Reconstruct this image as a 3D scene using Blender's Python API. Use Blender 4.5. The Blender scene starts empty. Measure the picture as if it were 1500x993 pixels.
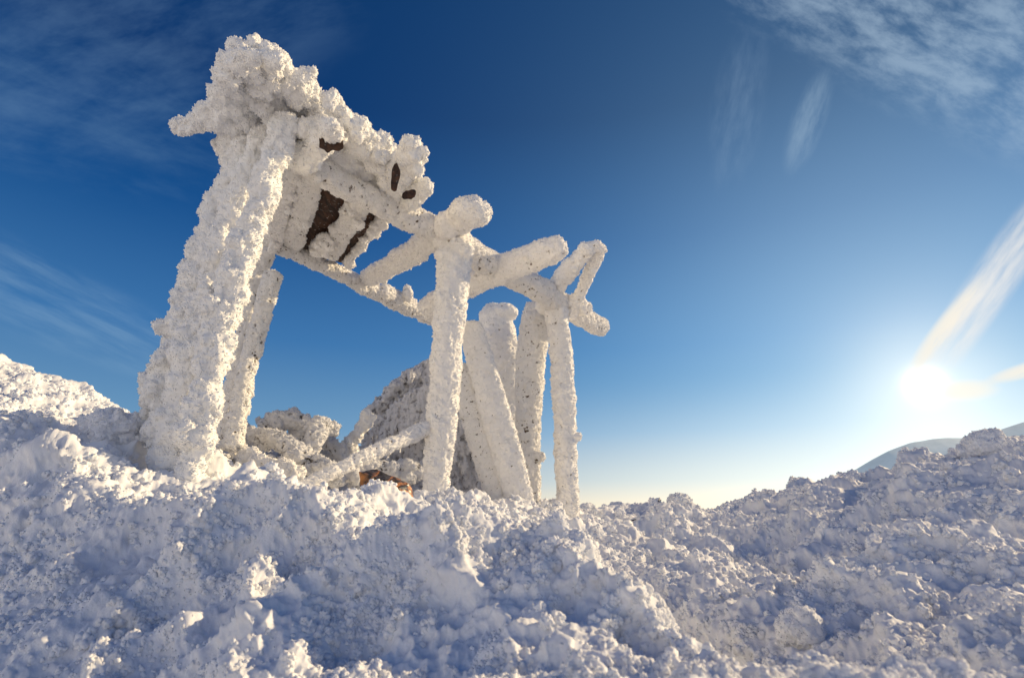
import bpy, bmesh, math, random
import numpy as np
from mathutils import Vector, Matrix, noise as mnoise

random.seed(7); np.random.seed(7)
SC = bpy.context.scene
COL = SC.collection
PI = math.pi
R = math.radians

# ---------------------------------------------------------------- camera model
F = 833.0                    # focal length in pixels of the 1500 wide photograph
PITCH = R(17.6)
cp, sp = math.cos(PITCH), math.sin(PITCH)

def ray(px, py):
    cx = (px - 750) / F; cy = (496.5 - py) / F
    return Vector((cx, cp - sp * cy, sp + cp * cy))
def P(px, py, y):
    r = ray(px, py); return r * (y / r.y)
def Pz(px, py, z):
    r = ray(px, py); return r * (z / r.z)
def mpp(px, py, y):
    r = ray(px, py); return (y / r.y) / F

# ---------------------------------------------------------------- object helpers
def tag(o, label=None, cat=None, group=None, kind=None):
    if label: o['label'] = label
    if cat: o['category'] = cat
    if group: o['group'] = group
    if kind: o['kind'] = kind
    return o
def empty(name, loc):
    o = bpy.data.objects.new(name, None); COL.objects.link(o)
    o.location = loc; o.empty_display_size = 0.1
    return o

def bm_tube(bm, pts, rad, flat=1.0, seg=18, step=0.03, side=None):
    """sweep a rounded section along pts; rad = list of half widths, flat = depth/width"""
    pts = [Vector(p) for p in pts]
    n = len(pts)
    if not hasattr(rad, '__len__'): rad = [rad] * n
    L = [0]
    for a, b in zip(pts, pts[1:]): L.append(L[-1] + (b - a).length)
    tot = L[-1]; m = max(4, int(tot / step))
    cen, rr = [], []
    for i in range(m + 1):
        t = tot * i / m
        k = min(n - 2, max(j for j in range(n) if L[j] <= t + 1e-9))
        f = (t - L[k]) / max(1e-9, L[k + 1] - L[k])
        p0 = pts[max(0, k - 1)]; p1 = pts[k]; p2 = pts[k + 1]; p3 = pts[min(n - 1, k + 2)]
        c = 0.5 * ((2 * p1) + (p2 - p0) * f + (2 * p0 - 5 * p1 + 4 * p2 - p3) * f * f + (3 * p1 - p0 - 3 * p2 + p3) * f ** 3)
        if n == 2: c = p1.lerp(p2, f)
        cen.append(c); rr.append(rad[k] * (1 - f) + rad[k + 1] * f)
    d0 = (cen[1] - cen[0]).normalized(); d1 = (cen[-1] - cen[-2]).normalized()
    pre = [(cen[0] - d0 * rr[0] * math.sin(a) * 0.7, rr[0] * math.cos(a)) for a in (R(75), R(50), R(25))]
    post = [(cen[-1] + d1 * rr[-1] * math.sin(a) * 0.7, rr[-1] * math.cos(a)) for a in (R(25), R(50), R(75))]
    cen = [p[0] for p in pre] + cen + [p[0] for p in post]
    rr = [p[1] for p in pre] + rr + [p[1] for p in post]
    rings = []
    for i, c in enumerate(cen):
        d = (cen[min(i + 1, len(cen) - 1)] - cen[max(i - 1, 0)]).normalized()
        view = (side if side is not None else c.normalized())
        w = d.cross(view).normalized(); h = w.cross(d).normalized()
        rings.append([bm.verts.new(c + w * (rr[i] * math.cos(2 * PI * k / seg)) + h * (flat * rr[i] * math.sin(2 * PI * k / seg))) for k in range(seg)])
    for a, b in zip(rings, rings[1:]):
        for k in range(seg):
            bm.faces.new((a[k], a[(k + 1) % seg], b[(k + 1) % seg], b[k]))
    bm.faces.new(rings[0][::-1]); bm.faces.new(rings[-1])

def bm_blob(bm, c, r, sub=3):
    r = Vector(r) if hasattr(r, '__len__') else Vector((r, r, r))
    ret = bmesh.ops.create_icosphere(bm, subdivisions=sub, radius=1.0)
    M = Matrix.Rotation(random.uniform(-.5, .5), 3, 'Y')
    for v in ret['verts']:
        p = M @ Vector((v.co.x * r.x, v.co.y * r.y, v.co.z * r.z))
        v.co = Vector(c) + p

# ---------------------------------------------------------------- frost growth (geometry nodes, baked to plain meshes)
_groups = {}
def frost_group(key, octaves, use_amp=False):
    if key in _groups: return _groups[key]
    ng = bpy.data.node_groups.new('frost_' + key, 'GeometryNodeTree')
    ng.interface.new_socket('Geometry', in_out='INPUT', socket_type='NodeSocketGeometry')
    ng.interface.new_socket('Geometry', in_out='OUTPUT', socket_type='NodeSocketGeometry')
    N, Lk = ng.nodes, ng.links
    gi = N.new('NodeGroupInput'); go = N.new('NodeGroupOutput')
    geo = gi.outputs[0]
    def math_(op, a, b=None, c=None):
        m = N.new('ShaderNodeMath'); m.operation = op
        for i, v in enumerate((a, b, c)):
            if v is None: continue
            if isinstance(v, (int, float)): m.inputs[i].default_value = v
            else: Lk.new(v, m.inputs[i])
        return m.outputs[0]
    def vmath(op, a, b=None, scale=None):
        m = N.new('ShaderNodeVectorMath'); m.operation = op
        for i, v in enumerate((a, b)):
            if v is None: continue
            if isinstance(v, (tuple, list)): m.inputs[i].default_value = v
            else: Lk.new(v, m.inputs[i])
        if scale is not None:
            if isinstance(scale, (int, float)): m.inputs['Scale'].default_value = scale
            else: Lk.new(scale, m.inputs['Scale'])
        return m.outputs[0]
    cav = None
    for i, oc in enumerate(octaves):
        wl, amp, kind, mod = oc[:4]
        stretch = oc[4] if len(oc) > 4 else (1, 1, 1)
        pos = N.new('GeometryNodeInputPosition').outputs[0]
        nrm = N.new('GeometryNodeInputNormal').outputs[0]
        p = vmath('MULTIPLY', pos, tuple(s / wl for s in stretch))
        wn = N.new('ShaderNodeTexNoise'); wn.inputs['Scale'].default_value = 1.3; wn.inputs['Detail'].default_value = 1
        Lk.new(p, wn.inputs['Vector'])
        wv = vmath('SCALE', vmath('SUBTRACT', wn.outputs['Color'], (.5, .5, .5)), None, 0.55)
        p = vmath('ADD', vmath('ADD', p, wv), (i * 7.3, i * 3.1, i * 5.7))
        if kind in 'vs':
            vo = N.new('ShaderNodeTexVoronoi'); vo.feature = 'F1' if kind == 'v' else 'SMOOTH_F1'; vo.inputs['Scale'].default_value = 1.0
            if kind == 's': vo.inputs['Smoothness'].default_value = .45
            Lk.new(p, vo.inputs['Vector'])
            d = vo.outputs['Distance']
            h = math_('SUBTRACT', 0.42, math_('MULTIPLY', math_('POWER', d, 1.7), 1.15))
        else:
            no = N.new('ShaderNodeTexNoise'); no.inputs['Scale'].default_value = 1.0; no.inputs['Detail'].default_value = 3
            Lk.new(p, no.inputs['Vector'])
            h = math_('SUBTRACT', math_('MULTIPLY', no.outputs['Fac'], 2.0), 1.0)
        if mod > 0:
            mn = N.new('ShaderNodeTexNoise'); mn.inputs['Scale'].default_value = 0.33; mn.inputs['Detail'].default_value = 1
            Lk.new(p, mn.inputs['Vector'])
            mr = N.new('ShaderNodeMapRange'); mr.inputs['From Min'].default_value = .38; mr.inputs['From Max'].default_value = .64
            mr.inputs['To Min'].default_value = 1 - mod; mr.inputs['To Max'].default_value = 1 + mod
            Lk.new(mn.outputs['Fac'], mr.inputs['Value'])
            h = math_('MULTIPLY', h, mr.outputs[0])
        disp = math_('MULTIPLY', h, amp)
        if use_amp:
            na = N.new('GeometryNodeInputNamedAttribute'); na.data_type = 'FLOAT'; na.inputs['Name'].default_value = 'amp'
            disp = math_('MULTIPLY', disp, na.outputs['Attribute'])
        if kind in 'vs' and i > 0 or len(octaves) == 1:
            sa = N.new('GeometryNodeStoreNamedAttribute'); sa.data_type = 'FLOAT'; sa.domain = 'POINT'
            sa.inputs['Name'].default_value = 'cav'
            na2 = N.new('GeometryNodeInputNamedAttribute'); na2.data_type = 'FLOAT'; na2.inputs['Name'].default_value = 'cav'
            Lk.new(geo, sa.inputs['Geometry'])
            Lk.new(math_('ADD', na2.outputs['Attribute'], h), sa.inputs['Value'])
            geo = sa.outputs[0]
        spn = N.new('GeometryNodeSetPosition')
        Lk.new(geo, spn.inputs['Geometry'])
        Lk.new(vmath('SCALE', nrm, None, disp), spn.inputs['Offset'])
        geo = spn.outputs[0]
    Lk.new(geo, go.inputs[0])
    _groups[key] = ng
    return ng

OCT = {
 'fine':   [(.070, .014, 's', .4), (.026, .010, 'v', .4), (.012, .0045, 'v', .3)],
 'smooth': [(.18, .026, 'n', 0), (.06, .020, 's', .5), (.024, .011, 'v', .4), (.012, .005, 'v', .2)],
 'lumpy':  [(.22, .045, 'n', 0), (.09, .045, 's', .5), (.040, .024, 's', .4), (.017, .010, 'v', .3)],
 'heavy':  [(.24, .050, 'n', 0), (.09, .046, 's', .5), (.040, .028, 's', .4), (.018, .012, 'v', .3)],
 'feather':[(.20, .030, 'n', 0), (.07, .050, 's', .4, (1.5, 1.5, .55)), (.028, .024, 'v', .3, (1.3, 1.3, .7))],
}
_grain = {}
def grain_group(size, dens, stretch=1.9):
    """tiny frost crystals grown out of the surface, realised into the same mesh"""
    key = (size, dens)
    if key in _grain: return _grain[key]
    ng = bpy.data.node_groups.new('crystals', 'GeometryNodeTree')
    ng.interface.new_socket('Geometry', in_out='INPUT', socket_type='NodeSocketGeometry')
    ng.interface.new_socket('Geometry', in_out='OUTPUT', socket_type='NodeSocketGeometry')
    N, Lk = ng.nodes, ng.links
    gi = N.new('NodeGroupInput'); go = N.new('NodeGroupOutput')
    dp = N.new('GeometryNodeDistributePointsOnFaces'); dp.inputs['Density'].default_value = dens
    Lk.new(gi.outputs[0], dp.inputs['Mesh'])
    ico = N.new('GeometryNodeMeshIcoSphere'); ico.inputs['Radius'].default_value = size; ico.inputs['Subdivisions'].default_value = 1
    tr = N.new('GeometryNodeTransform'); tr.inputs['Scale'].default_value = (1, 1, stretch); Lk.new(ico.outputs[0], tr.inputs[0])
    io = N.new('GeometryNodeInstanceOnPoints'); Lk.new(dp.outputs['Points'], io.inputs['Points']); Lk.new(tr.outputs[0], io.inputs['Instance'])
    rt = N.new('FunctionNodeRotateRotation'); rt.rotation_space = 'LOCAL'
    rv = N.new('FunctionNodeRandomValue'); rv.data_type = 'FLOAT_VECTOR'; rv.inputs[0].default_value = (-.6, -.6, -3); rv.inputs[1].default_value = (.6, .6, 3)
    e2 = N.new('FunctionNodeEulerToRotation'); Lk.new(rv.outputs[0], e2.inputs[0])
    Lk.new(dp.outputs['Rotation'], rt.inputs[0]); Lk.new(e2.outputs[0], rt.inputs[1]); Lk.new(rt.outputs[0], io.inputs['Rotation'])
    rs = N.new('FunctionNodeRandomValue'); rs.data_type = 'FLOAT'; rs.inputs[2].default_value = .45; rs.inputs[3].default_value = 1.35
    Lk.new(rs.outputs[1], io.inputs['Scale'])
    rl = N.new('GeometryNodeRealizeInstances'); Lk.new(io.outputs[0], rl.inputs[0])
    jn = N.new('GeometryNodeJoinGeometry'); Lk.new(rl.outputs[0], jn.inputs[0]); Lk.new(gi.outputs[0], jn.inputs[0]); Lk.new(jn.outputs[0], go.inputs[0])
    _grain[key] = ng
    return ng

def bake(o):
    dg = bpy.context.evaluated_depsgraph_get()
    ev = o.evaluated_get(dg)
    me = bpy.data.meshes.new_from_object(ev, preserve_all_data_layers=True, depsgraph=dg)
    old = o.data; o.modifiers.clear(); o.data = me; me.name = old.name + '_mesh'
    bpy.data.meshes.remove(old)
    return o

def frosted(name, build, mat, style='smooth', voxel=0.009, parent=None, origin=None):
    """build(bm) adds overlapping primitives; they are fused, then grown over with frost"""
    bm = bmesh.new(); build(bm)
    bmesh.ops.recalc_face_normals(bm, faces=bm.faces)
    me = bpy.data.meshes.new(name); bm.to_mesh(me); bm.free()
    o = bpy.data.objects.new(name, me); COL.objects.link(o)
    rm = o.modifiers.new('r', 'REMESH'); rm.mode = 'VOXEL'; rm.voxel_size = voxel; rm.use_smooth_shade = True
    if style:
        gm = o.modifiers.new('g', 'NODES'); gm.node_group = frost_group(style, OCT[style])
        gs = voxel * .52
        gr = o.modifiers.new('c', 'NODES'); gr.node_group = grain_group(round(gs, 5), round(.15 / gs ** 2 / 2.0))
    bpy.context.view_layer.update()
    bake(o)
    me = o.data
    for p in me.polygons: p.use_smooth = True
    me.materials.clear(); me.materials.append(mat)
    if parent is not None:
        me.transform(Matrix.Translation(-parent.location)); o.parent = parent
    else:
        org = Vector(origin) if origin is not None else Vector(np.mean([v.co[:] for v in list(me.vertices)[::50]], axis=0))
        if origin is None: org.z = min(v.co.z for v in me.vertices)
        me.transform(Matrix.Translation(-org)); o.location = org
    return o

# ---------------------------------------------------------------- materials
def nodes(mat):
    mat.use_nodes = True; nt = mat.node_tree
    return nt, nt.nodes, nt.links
def snow_mat(name, col=(.86, .86, .88), pits=None, pit_thr=(-.35, -.15), sss=.35, scale=.02, bump=1.0, wood=(.05, .027, .015), bscale=1.0, warm=None):
    m = bpy.data.materials.new(name); nt, N, L = nodes(m)
    b = N['Principled BSDF']
    b.inputs['Roughness'].default_value = .75
    b.inputs['Specular IOR Level'].default_value = .25
    b.inputs['Subsurface Weight'].default_value = sss
    b.inputs['Sheen Weight'].default_value = .15
    b.inputs['Subsurface Radius'].default_value = (1.0, .9, .8)
    b.inputs['Subsurface Scale'].default_value = scale
    tc = N.new('ShaderNodeNewGeometry')
    n1 = N.new('ShaderNodeTexNoise'); n1.inputs['Scale'].default_value = 9; n1.inputs['Detail'].default_value = 5
    L.new(tc.outputs['Position'], n1.inputs['Vector'])
    mix = N.new('ShaderNodeMix'); mix.data_type = 'RGBA'
    mix.inputs[6].default_value = (*[c * .90 for c in col], 1); mix.inputs[7].default_value = (*[min(1, c * 1.05) for c in col], 1)
    L.new(n1.outputs['Fac'], mix.inputs[0])
    out = mix.outputs[2]
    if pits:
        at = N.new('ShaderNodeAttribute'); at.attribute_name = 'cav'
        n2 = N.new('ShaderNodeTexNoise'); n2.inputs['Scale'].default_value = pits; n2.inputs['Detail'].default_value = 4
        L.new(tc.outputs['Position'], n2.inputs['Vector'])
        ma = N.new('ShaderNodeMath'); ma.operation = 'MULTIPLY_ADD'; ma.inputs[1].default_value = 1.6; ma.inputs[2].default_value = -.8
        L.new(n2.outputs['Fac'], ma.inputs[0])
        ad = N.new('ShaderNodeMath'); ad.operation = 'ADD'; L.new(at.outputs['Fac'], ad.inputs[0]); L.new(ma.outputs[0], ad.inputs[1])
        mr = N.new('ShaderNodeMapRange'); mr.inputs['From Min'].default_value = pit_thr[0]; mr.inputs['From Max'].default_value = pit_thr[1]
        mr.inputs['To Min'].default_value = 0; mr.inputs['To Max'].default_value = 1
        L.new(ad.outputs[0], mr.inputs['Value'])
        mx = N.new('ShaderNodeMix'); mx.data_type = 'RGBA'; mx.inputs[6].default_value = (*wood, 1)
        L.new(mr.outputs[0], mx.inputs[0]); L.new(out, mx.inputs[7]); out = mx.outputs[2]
    L.new(out, b.inputs['Base Color'])
    # crystals
    v = N.new('ShaderNodeTexVoronoi'); v.inputs['Scale'].default_value = 150 * bscale
    L.new(tc.outputs['Position'], v.inputs['Vector'])
    n3 = N.new('ShaderNodeTexNoise'); n3.inputs['Scale'].default_value = 260 * bscale; n3.inputs['Detail'].default_value = 3
    L.new(tc.outputs['Position'], n3.inputs['Vector'])
    sm = N.new('ShaderNodeMath'); sm.operation = 'SUBTRACT'; L.new(n3.outputs['Fac'], sm.inputs[0]); L.new(v.outputs['Distance'], sm.inputs[1])
    bp = N.new('ShaderNodeBump'); bp.inputs['Strength'].default_value = .6 * bump; bp.inputs['Distance'].default_value = .004 / bscale
    L.new(sm.outputs[0], bp.inputs['Height']); L.new(bp.outputs[0], b.inputs['Normal'])
    return m

def wood_mat(name, c1, c2, scale=1.0, rough=.8, pos=(.35, .68)):
    m = bpy.data.materials.new(name); nt, N, L = nodes(m); b = N['Principled BSDF']
    b.inputs['Roughness'].default_value = rough
    tc = N.new('ShaderNodeTexCoord'); mp = N.new('ShaderNodeMapping')
    mp.inputs['Scale'].default_value = (30 * scale, 6 * scale, 30 * scale)
    L.new(tc.outputs['Object'], mp.inputs['Vector'])
    n = N.new('ShaderNodeTexNoise'); n.inputs['Scale'].default_value = 1.2; n.inputs['Detail'].default_value = 7; n.inputs['Distortion'].default_value = .8
    L.new(mp.outputs[0], n.inputs['Vector'])
    cr = N.new('ShaderNodeValToRGB'); cr.color_ramp.elements[0].position = pos[0]; cr.color_ramp.elements[1].position = pos[1]
    cr.color_ramp.elements[0].color = (*c1, 1); cr.color_ramp.elements[1].color = (*c2, 1)
    L.new(n.outputs['Fac'], cr.inputs[0])
    f1_ = N.new('ShaderNodeTexNoise'); f1_.inputs['Scale'].default_value = 38; f1_.inputs['Detail'].default_value = 6; f1_.inputs['Roughness'].default_value = .7
    L.new(tc.outputs['Object'], f1_.inputs['Vector'])
    fr = N.new('ShaderNodeMapRange'); fr.inputs['From Min'].default_value = .60; fr.inputs['From Max'].default_value = .70; fr.inputs['To Max'].default_value = .75
    L.new(f1_.outputs['Fac'], fr.inputs['Value'])
    fm = N.new('ShaderNodeMix'); fm.data_type = 'RGBA'; fm.inputs[7].default_value = (.8, .78, .76, 1)
    L.new(fr.outputs[0], fm.inputs[0]); L.new(cr.outputs[0], fm.inputs[6]); L.new(fm.outputs[2], b.inputs['Base Color'])
    bp = N.new('ShaderNodeBump'); bp.inputs['Strength'].default_value = .5; bp.inputs['Distance'].default_value = .004
    L.new(n.outputs['Fac'], bp.inputs['Height']); L.new(bp.outputs[0], b.inputs['Normal'])
    return m

M_GROUND = snow_mat('wind_packed_snow', (.88, .89, .92), sss=.3, scale=.010, bump=.3)
M_RIME = snow_mat('rime', (.95, .93, .90), pits=60, pit_thr=(-1.05, -.7), sss=0, bump=.5, wood=(.16,.11,.07))
M_RIME_CLEAN = snow_mat('thick_rime', (.96, .945, .92), sss=0, bump=.5)
M_RIME_PIT = snow_mat('pitted_rime', (.92, .90, .87), pits=60, pit_thr=(-.85, -.42), sss=0, wood=(.12,.08,.05))
M_RIME_GREY = snow_mat('feathered_rime', (.74, .74, .77), pits=22, pit_thr=(-.75, -.05), sss=0, wood=(.17,.165,.18))  # greyer rime for the panel, pitted dark grey
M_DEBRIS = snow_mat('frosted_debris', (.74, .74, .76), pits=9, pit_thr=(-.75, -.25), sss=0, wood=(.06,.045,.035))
M_WOOD = wood_mat('dark_weathered_wood', (.014, .008, .006), (.10, .045, .024))
M_ORANGE = wood_mat('broken_resinous_wood', (.012, .006, .004), (.60, .22, .045), scale=.6, rough=.35, pos=(.47, .62))

# ---------------------------------------------------------------- sun direction
sr = ray(1355, 562).normalized()
SUN_EL = math.asin(sr.z); SUN_AZ = math.atan2(sr.x, sr.y)

# ---------------------------------------------------------------- terrain
CP = [
 # near row
 (-150,993,1.7),(0,993,1.4),(250,993,1.15),(500,993,.98),(750,993,.82),(900,993,.84),(1000,993,.98),(1060,993,1.15),(1120,993,1.12),(1250,993,.95),(1500,993,.72),(1650,993,.7),
 # left mound
 (0,860,1.85),(250,860,1.6),(500,855,1.38),(700,860,1.15),(840,880,1.18),(930,940,1.03),
 (0,740,2.2),(200,745,2.1),(450,755,1.95),(620,770,1.75),(740,800,1.6),
 (0,650,2.5),(120,655,2.5),(220,660,2.5),(310,700,2.35),(400,742,2.4),(500,772,2.6),(600,772,2.8),(690,738,2.9),(750,765,2.5),
 # behind the crest, round the posts
 (215,640,3.0),(300,672,3.1),(400,725,3.3),(500,758,3.4),(590,755,3.5),(640,728,3.8),(730,745,4.2),(770,742,4.8),(830,742,5.3),
 (350,670,4.5),(480,715,5.0),(600,735,5.6),(700,748,6.5),(820,752,6.8),
 (350,700,8),(500,760,8),(650,770,9),(800,770,9),
 # far left slope
 (0,628,4.0),(100,640,4.2),(190,645,4.5),(0,590,7.5),(90,612,7.5),(0,532,13),(60,545,13),(120,570,13),(180,603,13),(250,650,13),(-150,460,13),
 (0,560,22),(120,600,22),(250,680,22),
 # hollow right of the mound
 (840,900,1.8),(900,905,1.13),(900,965,1.5),(900,882,2.4),(1000,1000,1.3),(1010,930,1.75),(850,835,2.6),(950,860,2.3),(1040,900,1.8),(1120,940,1.4),
 (840,790,3.6),(860,765,5.0),(880,748,7.0),(940,800,3.9),
 # right slope
 (1000,750,6.8),(1000,790,4.3),(1020,840,2.9),(1090,734,6.5),(1150,720,6.2),(1150,770,4.0),(1160,850,2.4),
 (1230,708,5.8),(1290,702,5.3),(1300,750,3.5),(1300,840,2.0),(1300,930,1.3),(1340,682,5.0),
 (1400,662,4.5),(1430,740,2.6),(1430,860,1.5),(1460,650,4.2),(1500,648,3.8),(1500,740,2.1),(1500,860,1.2),(1650,638,3.6),(1650,760,1.8),
 (900,775,10),(1000,775,10),(1150,760,10),(1300,745,9.5),(1400,735,9),(1500,730,8),(1650,730,8),
 (900,800,22),(1200,800,22),(1500,790,22),(550,800,22),(400,760,22),
]
def to_te(p):
    r = math.hypot(p.x, p.y)
    return math.atan2(p.x, p.y), math.log(r), p.z / r
KT = 2.2
cpts = np.array([to_te(P(*c)) for c in CP])
X = np.stack([cpts[:, 0] * KT, cpts[:, 1]], 1)
def phi(d2): return np.where(d2 > 1e-12, .5 * d2 * np.log(d2 + 1e-12), 0)
n = len(X)
D2 = ((X[:, None] - X[None]) ** 2).sum(-1)
A = np.zeros((n + 3, n + 3)); A[:n, :n] = phi(D2) + np.eye(n) * .0015
A[:n, n] = 1; A[:n, n + 1:] = X; A[n, :n] = 1; A[n + 1:, :n] = X.T
W = np.linalg.solve(A, np.concatenate([cpts[:, 2], [0, 0, 0]]))
def elev(th, lr):
    lr_c = np.clip(lr, math.log(.7), math.log(22))
    th_c = np.clip(th, -.86, .86)
    q = np.stack([th_c * KT, lr_c], -1)
    e = np.zeros(th.shape)
    for i in range(n):
        e += W[i] * phi(((q - X[i]) ** 2).sum(-1))
    e += W[n] + q @ W[n + 1:]
    return e
RIDGE = [(p.x, p.y) for p in (P(690,750,2.7), P(750,790,1.9), P(800,835,1.5), P(860,890,1.22), P(930,950,1.02), P(1000,1010,.85), P(1080,1120,.62))]
def terrain_z(th, r):
    lr = np.log(r)
    z = elev(th, lr) * r
    near = elev(th, np.full_like(lr, math.log(.7))) * .7
    z = np.where(r < .7, near + (-.34 - near) * np.clip((.7 - r) / .5, 0, 1) ** 1.0 * .5, z)
    # outside the field of view: gentle summit plateau
    side = np.clip((np.abs(th) - .86) / .5, 0, 1); side = side * side * (3 - 2 * side)
    plain = -.32 - .02 * r
    z = z * (1 - side) + plain * side
    # the near mound ends in a ridge running down to the right, with a hollow beside it
    X_ = r * np.sin(th); Y_ = r * np.cos(th)
    best = np.full(r.shape, 9.0); sgn = np.zeros(r.shape); tt = np.zeros(r.shape)
    for k in range(len(RIDGE) - 1):
        ax, ay = RIDGE[k]; bx, by = RIDGE[k + 1]; ex, ey = bx - ax, by - ay; l2 = ex * ex + ey * ey
        t = np.clip(((X_ - ax) * ex + (Y_ - ay) * ey) / l2, 0, 1)
        dx, dy = X_ - ax - t * ex, Y_ - ay - t * ey; d = np.hypot(dx, dy)
        m = d < best; tt = np.where(m, k + t, tt); best = np.where(m, d, best); sgn = np.where(m, np.sign(dx * (-ey) + dy * ex), sgn)
    s_ = best * sgn
    wr = np.clip(tt, 0, 1) * np.clip(len(RIDGE) - 1 - tt, 0, 1); wr = wr * wr * (3 - 2 * wr)
    z = z + wr * (.05 * np.exp(-(s_ / .13) ** 2) - .10 * np.exp(-((s_ - .30) / .17) ** 2))
    # far away: the summit falls off into the valleys
    far = np.clip((lr - math.log(22)) / (math.log(900) - math.log(22)), 0, 1)
    zf = -380 * far ** 1.5
    k = np.clip((lr - math.log(22)) / .8, 0, 1)
    zb = elev(np.clip(th, -.86, .86), np.full_like(lr, math.log(22))) * 22 * (1 - side) - .7 * side
    z = np.where(r > 22, zb * (1 - k) + zf - 1.5 * k, z)
    return z

def ground():
    front = np.linspace(-R(62), R(62), 1380)
    back = np.linspace(R(62), 2 * PI - R(62), 300)[1:-1]
    th = np.concatenate([front, back]); th = (th + PI) % (2 * PI) - PI
    rs = [.12]
    while rs[-1] < 24000:
        r = rs[-1]
        f = .03 if r < .55 else (.0042 if r < 7.5 else (.008 if r < 24 else .07))
        rs.append(r * (1 + f))
    rs = np.array(rs)
    T, RR = np.meshgrid(th, rs)
    Z = terrain_z(T, RR)
    Xc = RR * np.sin(T); Yc = RR * np.cos(T)
    nr, nt_ = T.shape
    co = np.stack([Xc, Yc, Z], -1).reshape(-1, 3)
    idx = np.arange(nr * nt_).reshape(nr, nt_)
    a = idx[:-1, :]; b = idx[1:, :]
    a2 = np.roll(a, -1, 1); b2 = np.roll(b, -1, 1)
    faces = np.stack([a, b, b2, a2], -1).reshape(-1, 4)
    # centre cap
    co = np.vstack([co, [[0, 0, Z[0].mean()]]]); c = len(co) - 1
    tri = np.stack([np.full(nt_, c), idx[0], np.roll(idx[0], -1)], -1)
    me = bpy.data.meshes.new('snow_ground')
    me.vertices.add(len(co)); me.vertices.foreach_set('co', co.astype(np.float32).ravel())
    nq = len(faces); ntn = len(tri)
    me.loops.add(nq * 4 + ntn * 3)
    me.loops.foreach_set('vertex_index', np.concatenate([faces.ravel(), tri.ravel()]).astype(np.int32))
    me.polygons.add(nq + ntn)
    ls = np.concatenate([np.arange(nq) * 4, nq * 4 + np.arange(ntn) * 3]).astype(np.int32)
    me.polygons.foreach_set('loop_start', ls)
    me.update(calc_edges=True); me.validate()
    amp = np.clip((co[:, 0] ** 2 + co[:, 1] ** 2) ** .5, .001, None)
    am = np.clip((amp - .2) / .4, 0.0, 1) * np.where(amp > 60, 0, np.clip((60 - amp) / 30, 0, 1))
    at = me.attributes.new('amp', 'FLOAT', 'POINT'); at.data.foreach_set('value', am.astype(np.float32))
    o = bpy.data.objects.new('snow_ground', me); COL.objects.link(o)
    gm = o.modifiers.new('g', 'NODES')
    gm.node_group = frost_group('ground', [
(1.1, .12, 'n', 0), (.45, .21, 's', .5), (.17, .078, 's', .7), (.070, .034, 's', .7), (.030, .017, 'v', .6), (.013, .0055, 'v', .5)], use_amp=True)
    bpy.context.view_layer.update(); bake(o)
    o.data.polygons.foreach_set('use_smooth', np.ones(len(o.data.polygons), dtype=bool))
    o.data.materials.clear(); o.data.materials.append(M_GROUND)
    tag(o, kind='structure')
    return o

def gz(x, y):
    return float(terrain_z(np.array([math.atan2(x, y)]), np.array([math.hypot(x, y)]))[0])

# ---------------------------------------------------------------- the frame of the ruined hut
def T(bm, pl, flat=1.0, lumps=0, lr=(.02, .04), bias=(0, 0, 0), lumpk=1.0):
    """pl: (px, py, y, half width in px) nodes of one beam"""
    pts = [P(a, b, c) for a, b, c, d in pl]; rad = [.96 * d * mpp(a, b, c) for a, b, c, d in pl]
    bm_tube(bm, pts, rad, flat)
    for _ in range(lumps):
        k = random.randrange(len(pts) - 1); f = random.random()
        c = pts[k].lerp(pts[k + 1], f); r = rad[k] * (1 - f) + rad[k + 1] * f
        d = Vector([random.gauss(0, 1) for _ in range(3)]) + Vector(bias); d.normalize()
        bm_blob(bm, c + d * r * random.uniform(.75, 1.1) * lumpk, random.uniform(*lr), 2)
def Z(pl, z):   # same nodes but given on a horizontal plane
    return [(a, b, Pz(a, b, z).y, d) for a, b, d in pl]

base = P(640, 722, 3.7)
hut = empty('hut_frame', base)
tag(hut, 'rime-covered timber frame of a roofless mountain hut standing on the snowy summit', 'hut frame')

def add(name, fn, mat=M_RIME, style='smooth', voxel=.008, label=None):
    o = frosted(name, fn, mat, style, voxel, parent=hut)
    if label: o['label'] = label
    return o

def post_a(bm):
    T(bm, [(278,712,2.56,22),(290,630,2.56,21),(306,560,2.56,21),(325,470,2.56,20),(343,400,2.56,20),(383,290,2.56,19),(421,178,2.55,19)], 1.0, 4, (.02,.03))
    # rime fan grown to windward
    T(bm, [(252,700,2.64,27),(263,610,2.64,28),(288,510,2.65,26),(318,395,2.66,25),(354,290,2.68,24),(392,200,2.68,20)], .8, 6, (.02,.03))
    T(bm, [(252,690,2.72,27),(254,600,2.72,32),(275,500,2.74,36),(310,390,2.76,34),(345,280,2.78,30),(375,200,2.8,24)], .8, 45, (.02,.038), (-1.2,-.6,0))
    T(bm, [(238,650,2.8,13),(233,580,2.8,14),(252,500,2.82,16),(280,420,2.84,14),(300,340,2.86,12)], .9, 18, (.018,.034), (-1.5,-.4,0))
add('post', post_a, M_RIME_CLEAN, 'lumpy', .0075, 'thick leaning post with a wide fan of rime on its left side')

def post_b(bm):
    T(bm, [(328,650,3.85,15),(345,560,3.85,15),(364,460,3.86,15),(384,372,3.88,15)], 1.0, 6, (.02,.03))
    T(bm, [(342,650,3.75,13),(358,560,3.75,13),(378,480,3.75,13),(400,405,3.72,13)], 1.0, 4, (.02,.03))
add('post', post_b, M_RIME_PIT, 'smooth', .008, 'split back post with a second plank end beside it')

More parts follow.
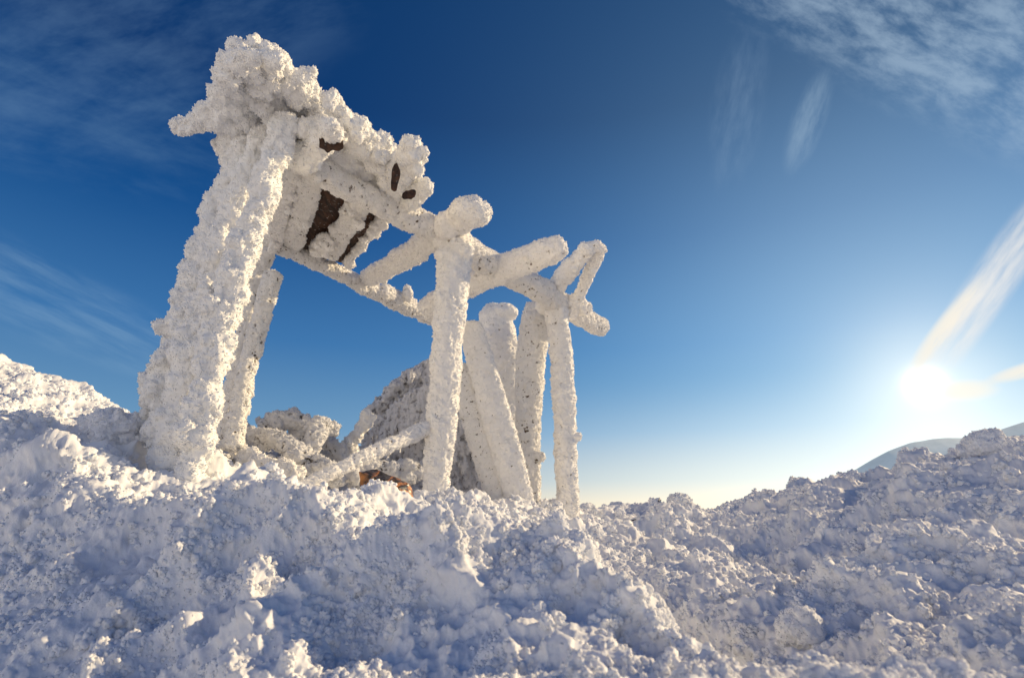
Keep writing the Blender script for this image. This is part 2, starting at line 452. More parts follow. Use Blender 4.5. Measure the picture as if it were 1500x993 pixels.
def post_d(bm):
    T(bm, [(638,745,3.7,20),(642,680,3.7,21),(649,600,3.7,23),(656,500,3.72,23),(662,420,3.74,25),(668,350,3.76,25)], 1.0, 12, (.02,.035))
    for _ in range(5):
        bm_blob(bm, P(random.uniform(645,690), random.uniform(345,375), 3.68), random.uniform(.05,.075), 2)
add('post', post_d, M_RIME, 'smooth', .008, 'round middle post of the front row')

def post_h(bm):
    T(bm, [(774,775,5.45,17),(774,640,5.45,19),(776,560,5.45,21),(780,500,5.45,23),(790,455,5.4,23)], .9)
    bm_blob(bm, P(790,668,5.4), .055, 2)
add('post', post_h, M_RIME_PIT, 'smooth', .01, 'dark pitted post left of the last front post')
def post_i(bm):
    T(bm, [(832,765,5.15,15),(829,660,5.15,17),(825,560,5.15,17),(820,500,5.15,16),(815,455,5.12,17)], 1.0, 3, (.02,.03))
    bm_blob(bm, P(846,640,5.12), .045, 2)
add('post', post_i, M_RIME, 'smooth', .01, 'last slim post at the right end of the frame')
def post_g(bm):
    T(bm, [(746,775,6.0,10),(746,620,6.0,17),(740,560,6.0,25),(732,500,6.0,27),(724,462,6.0,24)], .8)
    bm_blob(bm, P(738,458,5.95), (.15,.12,.11), 3); bm_blob(bm, P(722,462,6.0), (.13,.1,.14), 3)
add('post', post_g, M_RIME, 'smooth', .011, 'back post with a swollen round head')

def beam_front(bm):
    T(bm, Z([(420,216,19),(480,256,20),(560,300,20),(640,338,20),(720,388,19),(790,424,18),(840,456,16),(880,480,14)], 2.0), 1.0, 16, (.02,.04), (0,0,.6))
add('beam', beam_front, M_RIME_PIT, 'smooth', .008, 'long front beam carried by the posts')
def beam_back(bm):
    T(bm, Z([(382,352,11),(440,374,11),(500,402,11),(560,432,12),(632,466,11)], 2.0), 1.0)
    bm_blob(bm, P(597,430,5.02), (.05,.05,.08), 2)
    T(bm, Z([(560,428,14),(600,450,14)], 2.0), 1.0)
add('beam', beam_back, M_RIME_PIT, 'smooth', .01, 'thin lower beam at the back')

def rafter(pl, mat=M_RIME, style='smooth', flat=.7, blobs=(), label=None, voxel=.009, name='rafter'):
    def f(bm):
        T(bm, pl, flat, 12 if name == 'roof_board' else 4, (.02,.04))
        for (x, y, d, r) in blobs: bm_blob(bm, P(x, y, d), r, 3)
    return add(name, f, mat, style, voxel, label)
rafter([(538,408,4.6,13),(585,382,4.2,18),(632,352,3.85,18),(684,312,3.45,24)], blobs=[(690,310,3.42,(.14,.11,.095)),(655,330,3.6,(.1,.09,.1))], label='rafter ending in a big round knob of rime')
rafter([(625,452,4.9,17),(690,415,4.5,20),(760,385,4.2,22),(820,362,3.95,18)], label='rafter poking out to the right with a blunt rounded end')
rafter([(796,450,5.15,13),(830,400,4.8,14),(860,364,4.55,13)], blobs=[(868,362,4.56,(.09,.06,.05)),(880,364,4.58,(.05,.05,.05))])
rafter([(836,462,5.2,9),(858,410,4.9,9),(878,364,4.6,11)])
rafter([(860,452,5.2,10),(838,440,5.1,12)])
# roof boards above the back half
for pl in ([(398,352,3.85,15),(412,290,3.3,18),(424,240,2.95,18)],
           [(428,360,3.95,14),(445,305,3.4,17),(458,262,3.05,15)],
           [(462,368,4.05,12),(480,352,3.8,14)],
           [(482,374,4.12,13),(508,330,3.6,17),(528,296,3.25,17)],
           [(508,386,4.3,6),(535,352,3.9,7),(560,325,3.6,10)]):
    rafter(pl, M_RIME_PIT if pl[0][0] in (482,428) else M_RIME, 'smooth', .4, name='roof_board', voxel=.008)
def dark(bm, poly, th=.03):
    off = (poly[0].normalized() * .5 + Vector((0, 0, 1))) * th
    v0 = [bm.verts.new(p) for p in poly]; v1 = [bm.verts.new(p + off) for p in poly]
    bm.faces.new(v0); bm.faces.new(v1[::-1]); k = len(poly)
    for i in range(k): bm.faces.new((v0[i], v1[i], v1[(i + 1) % k], v0[(i + 1) % k]))
def plank(poly, name='roof_board', mat=M_WOOD, th=.03, label='bare dark brown board'):
    bm = bmesh.new(); dark(bm, poly, th); bmesh.ops.recalc_face_normals(bm, faces=bm.faces)
    me = bpy.data.meshes.new(name); bm.to_mesh(me); bm.free(); me.transform(Matrix.Translation(-hut.location))
    me.materials.append(mat)
    o = bpy.data.objects.new(name, me); COL.objects.link(o); o.parent = hut
    if label: o['label'] = label
    bv = o.modifiers.new('b', 'BEVEL'); bv.width = .004; bv.segments = 2
    return o
def q(px, py, y, dz=.07): return P(px, py, y) * 1.0 + P(px, py, y).normalized() * dz
plank([q(398,352,3.9), q(450,372,4.1), q(500,262,3.1), q(436,226,2.85)])
plank([q(442,370,4.1,.075), q(503,386,4.32), q(580,316,3.5), q(502,262,3.1)])

def roof(bm):
    # thick rime crust over the covered end of the roof
    def slab(pts, r, flat=.6, n=12, lr=(.03,.06)):
        T(bm, Z([(a, b, r) for a, b in pts], 2.16), flat, n, lr, (0,0,.5))
    slab([(352,94),(420,120),(480,162),(540,214),(596,262)], 24, .7, 16)
    slab([(350,108),(400,150),(450,185),(520,235),(590,285)], 27, .6, 14)
    slab([(345,140),(380,175),(440,215),(500,250)], 28, .6, 14)
    T(bm, Z([(262,187,7),(285,180,15),(320,172,24),(400,190,26)], 2.16), .9, 6, (.02,.035))
    for (x0, y0, x1, y1, d, w0) in ((345,120,306,142,2.5,15),(350,95,318,108,2.3,15),(350,92,324,84,2.2,13),(375,88,354,72,2.15,13),(395,88,392,68,2.15,13),(408,92,412,76,2.15,11),
                                 (335,150,296,160,2.6,15),(345,200,312,212,2.85,16),(350,225,322,238,2.9,14),(440,120,452,104,2.3,13),(480,150,494,136,2.45,13),(520,190,536,176,2.6,13)):
        T(bm, [(x0,y0,d,w0),((x0+x1)/2,(y0+y1)/2,d,w0*.85),(x1,y1,d,w0*.42)], .8, 2, (.015,.025))
    slab([(325,160),(350,120)], 22, .9, 8)
    slab([(340,100),(372,93),(402,93)], 18, 1.0, 12)
    slab([(500,185),(540,225),(600,275)], 15, 1.0, 8)
    for (x, y, d, r) in ((402,84,2.18,.04),(345,210,2.85,.10),(370,190,2.8,.1),(330,225,2.9,.06),
                         (480,185,2.6,.06),(455,195,2.6,.07),(496,188,2.62,.05),(335,135,2.4,.07),(330,110,2.25,.05)):
        bm_blob(bm, P(x, y, d), r, 3)
add('roof', roof, M_RIME_CLEAN, 'heavy', .008, 'heavy crust of rime over the covered end of the roof')
rafter([(560,285,3.35,20),(585,250,3.1,24),(604,226,2.95,20)], M_RIME_CLEAN, 'lumpy', .6, blobs=[(600,215,2.92,(.075,.07,.05)),(620,225,2.95,.045)])
rafter([(585,305,3.45,14),(612,285,3.25,15),(626,272,3.15,12)], M_RIME_CLEAN, 'lumpy', .7)
rafter([(440,240,2.75,18),(470,205,2.6,22),(488,190,2.5,18)], M_RIME_CLEAN, 'lumpy', .6)
for (cx_, cy_, rx_, ry_, y_) in ((484,211,20,15,2.545),(579,262,9,18,2.95),(600,287,12,6,3.03)):
    poly = []
    for k in range(14):
        a_ = 2 * PI * k / 14; f_ = random.uniform(.6, 1.15)
        poly.append(P(cx_ + rx_ * f_ * math.cos(a_), cy_ + ry_ * f_ * math.sin(a_), y_))
    plank(poly, th=.02, label='dark wood showing through the rime')

# ---------------------------------------------------------------- things leaning and lying round the frame
def thing(name, fn, mat, style, voxel, label, cat, group=None):
    o = frosted(name, fn, mat, style, voxel); tag(o, label, cat, group); return o
def f1(bm): T(bm, [(772,775,4.7,20),(747,680,4.75,23),(724,600,4.8,23),(704,530,4.85,21),(690,480,4.9,17)], .5)
thing('leaning_plank', f1, M_RIME, 'fine', .009, 'rime-crusted plank leaning to the left, right-hand one of the touching pair', 'plank', 'planks leaning behind the middle post')
def f2(bm): T(bm, [(748,775,4.78,22),(719,680,4.83,24),(697,610,4.88,23),(676,545,4.93,19)], .5)
thing('leaning_plank', f2, M_RIME_PIT, 'fine', .009, 'rime-crusted plank leaning against the longer one, half hidden by the middle post', 'plank', 'planks leaning behind the middle post')
def f3(bm): T(bm, [(445,712,3.1,10),(500,685,3.22,10),(560,657,3.42,11),(622,628,3.65,12)], 1.0)
thing('slanting_pole', f3, M_RIME, 'fine', .006, 'thin white pole rising from the snow to the foot of the middle post', 'pole')
def f4(bm):
    for (a, b, c, w) in ((540,640,5.4,14),(560,618,5.5,20),(585,600,5.6,28),(612,585,5.6,34),(640,580,5.6,38),(670,620,5.6,38),(695,660,5.5,36),(650,660,5.5,44)):
        T(bm, [(a - 4, b - w * .6, c, w * .55), (a + 4, 735, c - .1, w * .62)], .6, 3, (.05,.08))
    for k in range(26):
        x_ = 545 + k * 6.2; top_ = np.interp(x_, [545, 600, 635, 700], [622, 575, 560, 640])
        T(bm, [(x_, top_, 5.22, 2.6), (x_ - 2, top_ + random.uniform(35, 80), 5.2, 2.0)], .9)
    T(bm, [(535,612,5.4,8),(580,572,5.5,12),(628,538,5.6,12)], .8, 8, (.04,.06))
thing('collapsed_panel', f4, M_RIME_GREY, 'feather', .012, 'collapsed grey panel hung with feathery rime behind the middle post', 'collapsed panel')

# snow-crusted wreckage between the posts
wreck = [
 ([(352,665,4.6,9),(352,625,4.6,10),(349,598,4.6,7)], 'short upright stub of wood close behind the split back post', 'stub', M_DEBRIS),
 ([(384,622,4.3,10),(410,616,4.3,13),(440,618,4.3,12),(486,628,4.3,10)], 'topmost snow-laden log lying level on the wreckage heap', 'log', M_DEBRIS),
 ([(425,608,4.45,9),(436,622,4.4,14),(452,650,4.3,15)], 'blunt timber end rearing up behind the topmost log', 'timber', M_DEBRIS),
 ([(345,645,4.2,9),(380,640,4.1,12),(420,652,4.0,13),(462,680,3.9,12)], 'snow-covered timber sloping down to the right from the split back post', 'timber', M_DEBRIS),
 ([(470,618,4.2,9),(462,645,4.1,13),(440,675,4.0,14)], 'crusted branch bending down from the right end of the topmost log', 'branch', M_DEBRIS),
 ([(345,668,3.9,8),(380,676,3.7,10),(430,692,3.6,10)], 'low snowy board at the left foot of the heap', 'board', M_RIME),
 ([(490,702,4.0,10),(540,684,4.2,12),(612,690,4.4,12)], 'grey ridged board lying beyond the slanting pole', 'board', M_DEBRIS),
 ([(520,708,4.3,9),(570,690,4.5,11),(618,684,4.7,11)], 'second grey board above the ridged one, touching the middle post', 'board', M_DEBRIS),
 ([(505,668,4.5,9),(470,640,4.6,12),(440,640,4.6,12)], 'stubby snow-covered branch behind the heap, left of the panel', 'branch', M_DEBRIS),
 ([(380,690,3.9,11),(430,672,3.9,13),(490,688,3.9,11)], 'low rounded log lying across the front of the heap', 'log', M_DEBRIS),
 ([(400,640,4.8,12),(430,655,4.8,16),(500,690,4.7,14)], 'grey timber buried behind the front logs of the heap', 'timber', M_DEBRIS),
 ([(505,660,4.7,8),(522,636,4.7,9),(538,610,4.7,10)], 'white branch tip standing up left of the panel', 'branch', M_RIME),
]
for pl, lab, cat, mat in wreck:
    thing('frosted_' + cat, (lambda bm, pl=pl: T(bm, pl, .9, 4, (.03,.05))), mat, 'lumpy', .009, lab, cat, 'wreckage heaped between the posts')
def back_heap(bm):
    for (x, y, r) in ((395,640,.14),(430,642,.15),(470,650,.15),(505,662,.13),(540,690,.16),(365,652,.11),(600,705,.18),(440,680,.2),(490,690,.2),(385,680,.18)):
        bm_blob(bm, P(x, y + 34, 5.1), (r * 1.2, r, r * .8), 3)
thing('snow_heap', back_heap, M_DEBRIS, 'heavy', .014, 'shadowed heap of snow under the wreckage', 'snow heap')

# orange broken wood
def chunk(name, pxs, y, dz, depth, mat, label, cat, thick):
    bm = bmesh.new()
    pts = [P(a, b, y) for a, b in pxs]
    v0 = [bm.verts.new(p) for p in pts]; v1 = [bm.verts.new(p + Vector((depth * .3, depth, dz))) for p in pts]
    k = len(pts); bm.faces.new(v0); bm.faces.new(v1[::-1])
    for i in range(k): bm.faces.new((v0[i], v1[i], v1[(i + 1) % k], v0[(i + 1) % k]))
    bmesh.ops.recalc_face_normals(bm, faces=bm.faces)
    bmesh.ops.triangulate(bm, faces=bm.faces)
    bmesh.ops.subdivide_edges(bm, edges=bm.edges, cuts=6, use_grid_fill=True)
    for v in bm.verts:
        v.co += mnoise.noise_vector(v.co * 25) * .004 + mnoise.noise_vector(v.co * 70) * .004
    me = bpy.data.meshes.new(name); bm.to_mesh(me); bm.free()
    org = pts[0].copy(); org.z = min(p.z for p in pts); me.transform(Matrix.Translation(-org))
    me.materials.append(mat)
    o = bpy.data.objects.new(name, me); COL.objects.link(o); o.location = org
    return tag(o, label, cat)
chunk('broken_log', [(526,692),(533,692),(556,701),(584,714),(590,735),(560,765),(530,765)], 2.42, .02, .10, M_ORANGE, 'broken orange-brown piece of wood sticking out of the snow below the slanting pole', 'broken wood', .1)

# ---------------------------------------------------------------- prominent loose clumps of snow
def clump(px, py, y, rpx, label, sq=(1, 1, 1), snap=True):
    if snap:
        r_ = ray(px, py)
        for k in range(500):
            p_ = r_ * ((.7 + k * .01) / r_.y)
            if p_.z < gz(p_.x, p_.y) + .01: y = p_.y; break
    def f(bm):
        c = P(px, py, y); r = rpx * mpp(px, py, y)
        bm_blob(bm, c, (r * sq[0], r * sq[1], r * sq[2]), 3)
        for _ in range(9):
            d = Vector([random.gauss(0, 1) for _ in range(3)]).normalized()
            bm_blob(bm, c + Vector((d.x * sq[0], d.y, d.z * sq[2])) * r * .8, r * random.uniform(.28, .5), 2)
    m = mpp(px, py, y)
    thing('snow_clump', f, M_GROUND, 'lumpy' if y > 2 else 'smooth', max(.004, 1.6 * m), label, 'snow clump', 'clumps of snow standing up from the ground')
clump(1445,655,3.9,28,'big block of frozen snow on the right-hand skyline, under the far mountain',(1.2,1,.8),False)
clump(995,738,6.6,16,'small pointed clump on the skyline right of the last post',(1,1,1),False)
clump(1284,868,1.75,17,'upright egg-shaped clump alone on the right slope',(.85,.8,1.25))
clump(1075,902,1.55,16,'pale clump low on the right slope beside the hollow')
clump(1175,925,1.3,28,'ragged sunlit clump near the bottom edge, right of the mound')
clump(170,625,2.75,34,'cluster of snow knobs left of the thick leaning post',(1.2,1,.8),False)

# two bits of bark on the snow
for px, py, lab in ((928,767,'tiny dark bark flake on the snow, upper one'), (868,818,'tiny dark bark flake on the snow, lower one')):
    y_ = 4.6 if py < 800 else 3.0
    r_ = ray(px, py); c_ = r_ * (y_ / r_.y)
    for k in range(400):                       # walk along the ray to the snow
        p_ = r_ * ((1.2 + k * .02) / r_.y)
        if p_.z < gz(p_.x, p_.y) + .03: c_ = p_; break
    bm = bmesh.new(); s_ = mpp(px, py, c_.y) * 3
    bm_tube(bm, [Vector((-s_ * 1.6, 0, .02)), Vector((0, s_ * .4, .03)), Vector((s_ * 1.4, 0, .02 + s_))], [s_ * .5, s_ * .7, s_ * .2], .4, 8, s_ * .5, side=Vector((0, 0, 1)))
    me = bpy.data.meshes.new('bark_flake'); bm.to_mesh(me); bm.free(); me.materials.append(M_WOOD)
    o = bpy.data.objects.new('bark_flake', me); COL.objects.link(o); o.location = c_
    tag(o, lab, 'bark', 'bark flakes on the snow')

# ---------------------------------------------------------------- far mountain
def mountain():
    bm = bmesh.new()
    D = 4200.0
    prof = [(1180,735),(1225,705),(1262,682),(1300,661),(1335,648),(1365,643),(1410,641),(1450,634),(1500,618),(1560,600),(1640,590),(1760,600),(1900,660),(2050,740)]
    xs = np.linspace(1180, 2050, 160)
    ys = np.interp(xs, [p[0] for p in prof], [p[1] for p in prof])
    rows = []
    for j in range(9):
        t = j / 8; row = []
        for x_, y_ in zip(xs, ys):
            top = P(x_, y_, D)
            zz = top.z + (18 * mnoise.noise(Vector((x_ * .03, t, 0))) * (1 if 0 < x_ < 2100 else 0) * .35)
            zb = -380
            p = Vector((top.x, D - t * 1800, zz * (1 - t) + zb * t + 60 * mnoise.noise(Vector((x_ * .012, t * 4, 3))) * t * (1 - t) * 4))
            row.append(bm.verts.new(p))
        rows.append(row)
    back = [bm.verts.new(Vector((v.co.x, D + 1500, -380))) for v in rows[0]]
    rows.insert(0, back)
    for a, b in zip(rows, rows[1:]):
        for i in range(len(a) - 1): bm.faces.new((a[i], a[i + 1], b[i + 1], b[i]))
    bmesh.ops.recalc_face_normals(bm, faces=bm.faces)
    me = bpy.data.meshes.new('distant_mountain'); bm.to_mesh(me); bm.free()
    for p in me.polygons: p.use_smooth = True
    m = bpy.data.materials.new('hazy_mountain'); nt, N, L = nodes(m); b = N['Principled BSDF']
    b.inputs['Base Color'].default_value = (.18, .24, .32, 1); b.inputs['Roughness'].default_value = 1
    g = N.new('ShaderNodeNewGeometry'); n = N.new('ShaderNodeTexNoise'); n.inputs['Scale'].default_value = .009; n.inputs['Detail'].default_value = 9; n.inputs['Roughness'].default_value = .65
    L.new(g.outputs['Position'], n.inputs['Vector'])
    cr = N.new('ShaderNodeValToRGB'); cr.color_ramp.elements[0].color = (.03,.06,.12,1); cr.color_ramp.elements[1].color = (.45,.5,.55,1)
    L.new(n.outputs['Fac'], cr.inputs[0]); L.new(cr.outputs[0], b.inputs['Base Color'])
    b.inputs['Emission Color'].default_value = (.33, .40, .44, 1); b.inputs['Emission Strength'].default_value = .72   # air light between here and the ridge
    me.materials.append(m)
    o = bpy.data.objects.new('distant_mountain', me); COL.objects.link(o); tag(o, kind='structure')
mountain()

GROUND = ground()

def crumbs():
    """loose popcorn-like frost crystals over the near snow"""
    me = GROUND.data; n = len(me.vertices)
    co = np.empty(n * 3, np.float32); me.vertices.foreach_get('co', co); co = co.reshape(-1, 3)
    r = np.hypot(co[:, 0], co[:, 1]); th = np.arctan2(co[:, 0], co[:, 1])
    ok = (np.abs(th) < R(64)) & (r > .5) & (r < 16)
    at = me.attributes.new('crumb', 'FLOAT', 'POINT'); at.data.foreach_set('value', np.where(ok, 1.0 / np.maximum(r, .5) ** 2, 0).astype(np.float32))
    ng = bpy.data.node_groups.new('crumbs', 'GeometryNodeTree')
    ng.interface.new_socket('Geometry', in_out='INPUT', socket_type='NodeSocketGeometry')
    ng.interface.new_socket('Geometry', in_out='OUTPUT', socket_type='NodeSocketGeometry')
    N, Lk = ng.nodes, ng.links
    go = N.new('NodeGroupOutput')
    oi = N.new('GeometryNodeObjectInfo'); oi.inputs['Object'].default_value = GROUND
    def mm(op, a, b):
        m = N.new('ShaderNodeMath'); m.operation = op
        for i, v in enumerate((a, b)):
            if isinstance(v, (int, float)): m.inputs[i].default_value = v
            else: Lk.new(v, m.inputs[i])
        return m.outputs[0]
    jn = N.new('GeometryNodeJoinGeometry')
    for li, (k, size, thr, sx) in enumerate(((12000, .0028, 0.55, 2), (6000, .0050, .55, 3), (500, .0085, .58, 4))):
        na = N.new('GeometryNodeInputNamedAttribute'); na.data_type = 'FLOAT'; na.inputs['Name'].default_value = 'crumb'
        no = N.new('ShaderNodeTexNoise'); no.inputs['Scale'].default_value = 4.5 + li; no.inputs['Detail'].default_value = 3
        ps = N.new('GeometryNodeInputPosition'); Lk.new(ps.outputs[0], no.inputs['Vector'])
        g = N.new('ShaderNodeMapRange'); g.inputs['From Min'].default_value = thr - .1; g.inputs['From Max'].default_value = thr + .08
        Lk.new(no.outputs['Fac'], g.inputs['Value'])
        dens = mm('MULTIPLY', mm('MULTIPLY', na.outputs['Attribute'], float(k)), g.outputs[0] if thr > 0 else 1.0)
        dp = N.new('GeometryNodeDistributePointsOnFaces'); dp.inputs['Seed'].default_value = li * 7 + 1
        Lk.new(oi.outputs['Geometry'], dp.inputs['Mesh']); Lk.new(dens, dp.inputs['Density'])
        vj = N.new('GeometryNodeJoinGeometry')
        for v in range(4):
            ico = N.new('GeometryNodeMeshIcoSphere'); ico.inputs['Radius'].default_value = 1; ico.inputs['Subdivisions'].default_value = sx
            nz = N.new('ShaderNodeTexVoronoi'); nz.inputs['Scale'].default_value = 1.5 + .2 * v
            p2 = N.new('GeometryNodeInputPosition'); of = N.new('ShaderNodeVectorMath'); of.inputs[1].default_value = (v * 9.1, li * 3.3, v * 2.7)
            Lk.new(p2.outputs[0], of.inputs[0]); Lk.new(of.outputs[0], nz.inputs['Vector'])
            nm = N.new('GeometryNodeInputNormal'); sc_ = N.new('ShaderNodeVectorMath'); sc_.operation = 'SCALE'
            Lk.new(nm.outputs[0], sc_.inputs[0]); Lk.new(mm('SUBTRACT', .3, mm('MULTIPLY', mm('POWER', nz.outputs['Distance'], 2.0), 1.1)), sc_.inputs['Scale'])
            st = N.new('GeometryNodeSetPosition'); Lk.new(ico.outputs[0], st.inputs[0]); Lk.new(sc_.outputs[0], st.inputs['Offset'])
            ss = N.new('GeometryNodeSetShadeSmooth'); Lk.new(st.outputs[0], ss.inputs[0])
            gti = N.new('GeometryNodeGeometryToInstance'); Lk.new(ss.outputs[0], gti.inputs[0]); Lk.new(gti.outputs[0], vj.inputs[0])
        io = N.new('GeometryNodeInstanceOnPoints'); io.inputs['Pick Instance'].default_value = True
        Lk.new(dp.outputs['Points'], io.inputs['Points']); Lk.new(vj.outputs[0], io.inputs['Instance'])
        rv = N.new('FunctionNodeRandomValue'); rv.data_type = 'FLOAT_VECTOR'; rv.inputs[0].default_value = (-3, -3, -3); rv.inputs[1].default_value = (3, 3, 3)
        Lk.new(rv.outputs[0], io.inputs['Rotation'])
        rs = N.new('FunctionNodeRandomValue'); rs.data_type = 'FLOAT'; rs.inputs[2].default_value = .5; rs.inputs[3].default_value = 1.5
        p3 = N.new('GeometryNodeInputPosition'); ln = N.new('ShaderNodeVectorMath'); ln.operation = 'LENGTH'; Lk.new(p3.outputs[0], ln.inputs[0])
        Lk.new(mm('MULTIPLY', mm('MULTIPLY', rs.outputs[1], size), mm('POWER', mm('MAXIMUM', ln.outputs['Value'], .6), .8)), io.inputs['Scale'])
        Lk.new(io.outputs[0], jn.inputs[0])
    sm = N.new('GeometryNodeSetMaterial'); sm.inputs['Material'].default_value = M_GROUND
    Lk.new(jn.outputs[0], sm.inputs[0]); Lk.new(sm.outputs[0], go.inputs[0])
    me2 = bpy.data.meshes.new('loose_snow'); me2.from_pydata([(0, 0, -.4)], [], [])
    o = bpy.data.objects.new('loose_snow', me2); COL.objects.link(o)
    o.modifiers.new('g', 'NODES').node_group = ng; me2.materials.append(M_GROUND)
    tag(o, 'loose granular snow crystals crusting the ground', 'loose snow', kind='stuff')
crumbs()
# ---------------------------------------------------------------- sky
w = bpy.data.worlds.new('World'); SC.world = w; w.use_nodes = True
nt = w.node_tree; N = nt.nodes; L = nt.links; N.clear()
def m_(op, a, b=None, c=None, clamp=False):
    m = N.new('ShaderNodeMath'); m.operation = op; m.use_clamp = clamp
    for i, v in enumerate((a, b, c)):
        if v is None: continue
        if isinstance(v, (int, float)): m.inputs[i].default_value = v
        else: L.new(v, m.inputs[i])
    return m.outputs[0]
def vm(op, a, b=None, scale=None):
    m = N.new('ShaderNodeVectorMath'); m.operation = op
    for i, v in enumerate((a, b)):
        if v is None: continue
        if isinstance(v, (tuple, list, Vector)): m.inputs[i].default_value = tuple(v)
        else: L.new(v, m.inputs[i])
    if scale is not None:
        if isinstance(scale, (int, float)): m.inputs['Scale'].default_value = scale
        else: L.new(scale, m.inputs['Scale'])
    return m
def mixc(f, a, b, mode='MIX'):
    m = N.new('ShaderNodeMix'); m.data_type = 'RGBA'; m.blend_type = mode; m.clamp_result = False
    for i, v in ((0, f), (6, a), (7, b)):
        if isinstance(v, (int, float)): m.inputs[i].default_value = v
        elif isinstance(v, tuple): m.inputs[i].default_value = (*v, 1)
        else: L.new(v, m.inputs[i])
    return m.outputs[2]
def mr_(v, a, b, c=0., d=1., smooth=True):
    m = N.new('ShaderNodeMapRange'); m.interpolation_type = 'SMOOTHSTEP' if smooth else 'LINEAR'
    L.new(v, m.inputs['Value'])
    for k, x in zip(('From Min', 'From Max', 'To Min', 'To Max'), (a, b, c, d)): m.inputs[k].default_value = x
    return m.outputs[0]
tc = N.new('ShaderNodeTexCoord'); DIR = vm('NORMALIZE', tc.outputs['Generated']).outputs[0]
sep = N.new('ShaderNodeSeparateXYZ'); L.new(DIR, sep.inputs[0])
dz = sep.outputs['Z']
sky = N.new('ShaderNodeTexSky'); sky.sky_type = 'NISHITA'; sky.sun_disc = False
sky.sun_elevation = SUN_EL; sky.sun_rotation = SUN_AZ; sky.altitude = 2000; sky.air_density = 1.0; sky.dust_density = .6; sky.ozone_density = 3
nish = vm('MULTIPLY', sky.outputs[0], (.045, .062, .085)).outputs[0]
# deepening blue with height; zenith out of view brightened to tint upward snow blue
ramp = N.new('ShaderNodeValToRGB'); L.new(m_('MULTIPLY_ADD', dz, .5, .5), ramp.inputs[0])
els = [(-.12,(.30,.36,.42)),(-.01,(.62,.58,.48)),(.015,(.72,.62,.46)),(.06,(.36,.46,.52)),(.14,(.15,.32,.52)),(.28,(.048,.18,.42)),(.45,(.009,.082,.27)),(.62,(.0015,.036,.15)),(.77,(.002,.036,.14)),(.88,(.009,.055,.19)),(1,(.014,.07,.24))]
cr = ramp.color_ramp
while len(cr.elements) > 1: cr.elements.remove(cr.elements[-1])
cr.elements[0].position = els[0][0] * .5 + .5; cr.elements[0].color = (*els[0][1], 1)
for p_, c_ in els[1:]:
    e = cr.elements.new(p_ * .5 + .5); e.color = (*c_, 1)
col = mixc(.96, nish, ramp.outputs[0])
sd = vm('DOT_PRODUCT', DIR, sr).outputs['Value']
sdc = m_('MAXIMUM', sd, 0.0)
def addc(base_, f, c):
    s = vm('SCALE', c, None, f).outputs[0]
    return vm('ADD', base_, s).outputs[0]
col = addc(col, m_('POWER', sdc, 5.0), (.085, .165, .21))
col = addc(col, m_('POWER', sdc, 18.0), (.17, .18, .15))
col = addc(col, m_('POWER', sdc, 120.0), (.22, .18, .10))
col = addc(col, m_('POWER', sdc, 350.0), (.22, .17, .10))
col = addc(col, m_('POWER', sdc, 5000.0), (1.0, .8, .5))
col = addc(col, m_('POWER', sdc, 16000.0), (8, 7, 5))
# horizon haze under the sun
hz = m_('MULTIPLY', mr_(dz, .24, -.01), m_('POWER', sdc, 5.0))
col = addc(col, hz, (.60, .44, .23))
# warm glow added low in the unseen sky behind the camera, as front fill
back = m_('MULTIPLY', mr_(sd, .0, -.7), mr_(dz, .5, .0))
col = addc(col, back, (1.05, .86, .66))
# cirrus
def cirrus(cpx, cpy, dpx, dpy, ln, wd, sc_, thr, colr, strength, seed, base_, detail=8):
    """wisp centred on a direction, stretched towards a second one"""
    c = ray(cpx, cpy).normalized(); d = ray(dpx, dpy).normalized()
    u = (d - c * d.dot(c)).normalized(); v = c.cross(u)
    a = vm('DOT_PRODUCT', DIR, u).outputs['Value']; b = vm('DOT_PRODUCT', DIR, v).outputs['Value']
    f_ = vm('DOT_PRODUCT', DIR, c).outputs['Value']
    comb = N.new('ShaderNodeCombineXYZ')
    L.new(m_('MULTIPLY', a, sc_[0]), comb.inputs[0]); L.new(m_('MULTIPLY', b, sc_[1]), comb.inputs[1]); comb.inputs[2].default_value = seed
    n_ = N.new('ShaderNodeTexNoise'); n_.inputs['Scale'].default_value = 1; n_.inputs['Detail'].default_value = detail; n_.inputs['Roughness'].default_value = .62; n_.inputs['Distortion'].default_value = .15
    L.new(comb.outputs[0], n_.inputs['Vector'])
    ea = m_('DIVIDE', a, ln); eb = m_('DIVIDE', b, wd)
    r2 = m_('ADD', m_('MULTIPLY', ea, ea), m_('MULTIPLY', eb, eb))
    mask = m_('MULTIPLY', mr_(r2, 1.0, .0), mr_(f_, .0, .1))
    f = m_('MULTIPLY', mask, mr_(m_('ADD', n_.outputs['Fac'], m_('MULTIPLY', mask, .12)), thr[0], thr[1]))
    return mixc(m_('MULTIPLY', f, strength), base_, colr)
col = cirrus(1400, 50, 1500, 95, .52, .12, (16, 34), (.42, .80), (.46, .60, .74), .5, 1.0, col)
col = cirrus(1445, 425, 1500, 345, .20, .032, (6, 38), (.30, .80), (.98, .93, .86), .8, 4.0, col)
col = cirrus(1385, 480, 1500, 330, .10, .016, (8, 50), (.34, .62), (1.0, .92, .78), .8, 5.0, col)
col = cirrus(1410, 572, 1440, 570, .045, .018, (6, 20), (.2, .5), (1.1, .98, .78), .6, 9.0, col)
col = cirrus(1510, 540, 1560, 525, .06, .012, (6, 50), (.3, .6), (1, .92, .78), .8, 6.0, col)
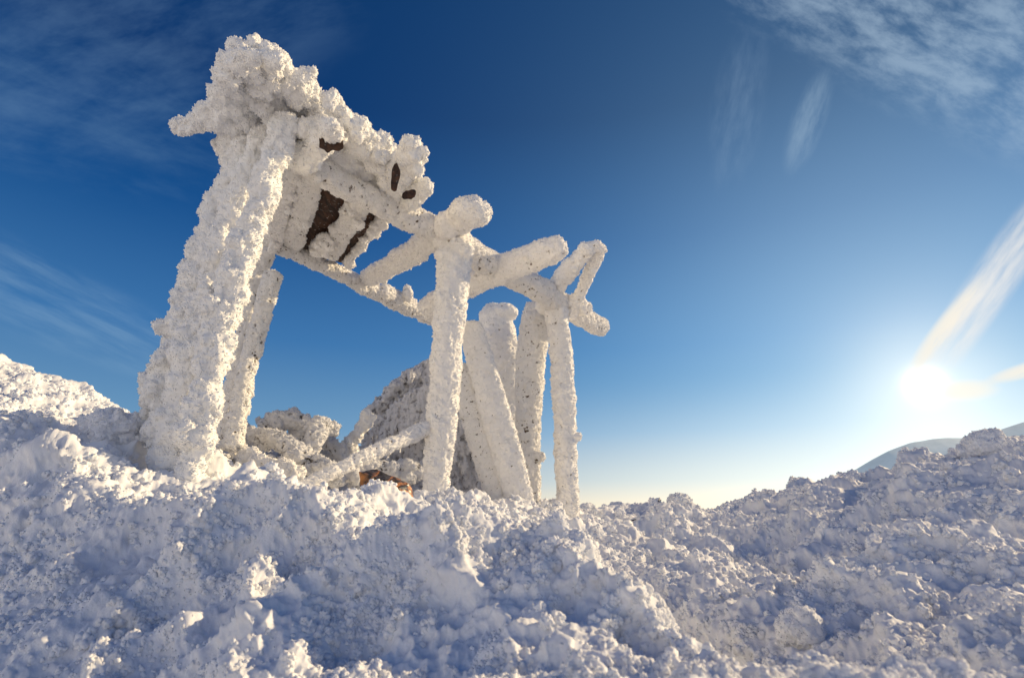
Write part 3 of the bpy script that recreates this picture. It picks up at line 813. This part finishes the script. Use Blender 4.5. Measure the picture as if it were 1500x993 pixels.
col = cirrus(1183, 180, 1200, 130, .085, .028, (10, 40), (.38, .75), (.36, .50, .64), .4, 2.0, col)
col = cirrus(1080, 165, 1090, 100, .14, .05, (9, 30), (.42, .85), (.28, .41, .58), .25, 3.0, col)
col = cirrus(200, 60, 330, 20, .40, .16, (7, 18), (.42, .82), (.20, .35, .55), .2, 7.0, col)
col = cirrus(20, 420, 130, 470, .38, .07, (6, 34), (.44, .82), (.30, .47, .64), .3, 8.0, col)
col = cirrus(60, 150, 200, 190, .40, .14, (8, 22), (.46, .86), (.18, .33, .5), .18, 11.0, col)
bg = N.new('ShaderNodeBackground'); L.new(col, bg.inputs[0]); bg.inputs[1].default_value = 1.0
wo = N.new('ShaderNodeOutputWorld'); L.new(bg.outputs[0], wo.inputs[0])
w.cycles.sampling_method = 'MANUAL'; w.cycles.sample_map_resolution = 1024

# ---------------------------------------------------------------- sun
ld = bpy.data.lights.new('sun', 'SUN'); ld.energy = 5.0; ld.angle = R(.6); ld.color = (1, .77, .45)
so = bpy.data.objects.new('sun', ld); COL.objects.link(so)
ls = Vector((math.sin(R(69)) * math.cos(R(23)), math.cos(R(69)) * math.cos(R(23)), math.sin(R(23))))
so.rotation_euler = (-ls).to_track_quat('-Z', 'Y').to_euler(); so.location = sr * 30

# ---------------------------------------------------------------- camera
cd = bpy.data.cameras.new('camera'); cam = bpy.data.objects.new('camera', cd); COL.objects.link(cam)
cd.sensor_width = 36; cd.lens = F / 1500 * 36; cd.clip_start = .02; cd.clip_end = 60000
cam.rotation_euler = (PI / 2 + PITCH, 0, 0)
cd.dof.use_dof = True; cd.dof.focus_distance = 3.4; cd.dof.aperture_fstop = 6.3
SC.camera = cam
SC.view_settings.view_transform = 'Standard'; SC.view_settings.look = 'None'; SC.view_settings.exposure = 0
SC.cycles.use_denoising = True; SC.cycles.denoiser = 'OPENIMAGEDENOISE'
SC.cycles.max_bounces = 7; SC.cycles.diffuse_bounces = 4; SC.cycles.sample_clamp_indirect = 6
SC.render.film_transparent = False
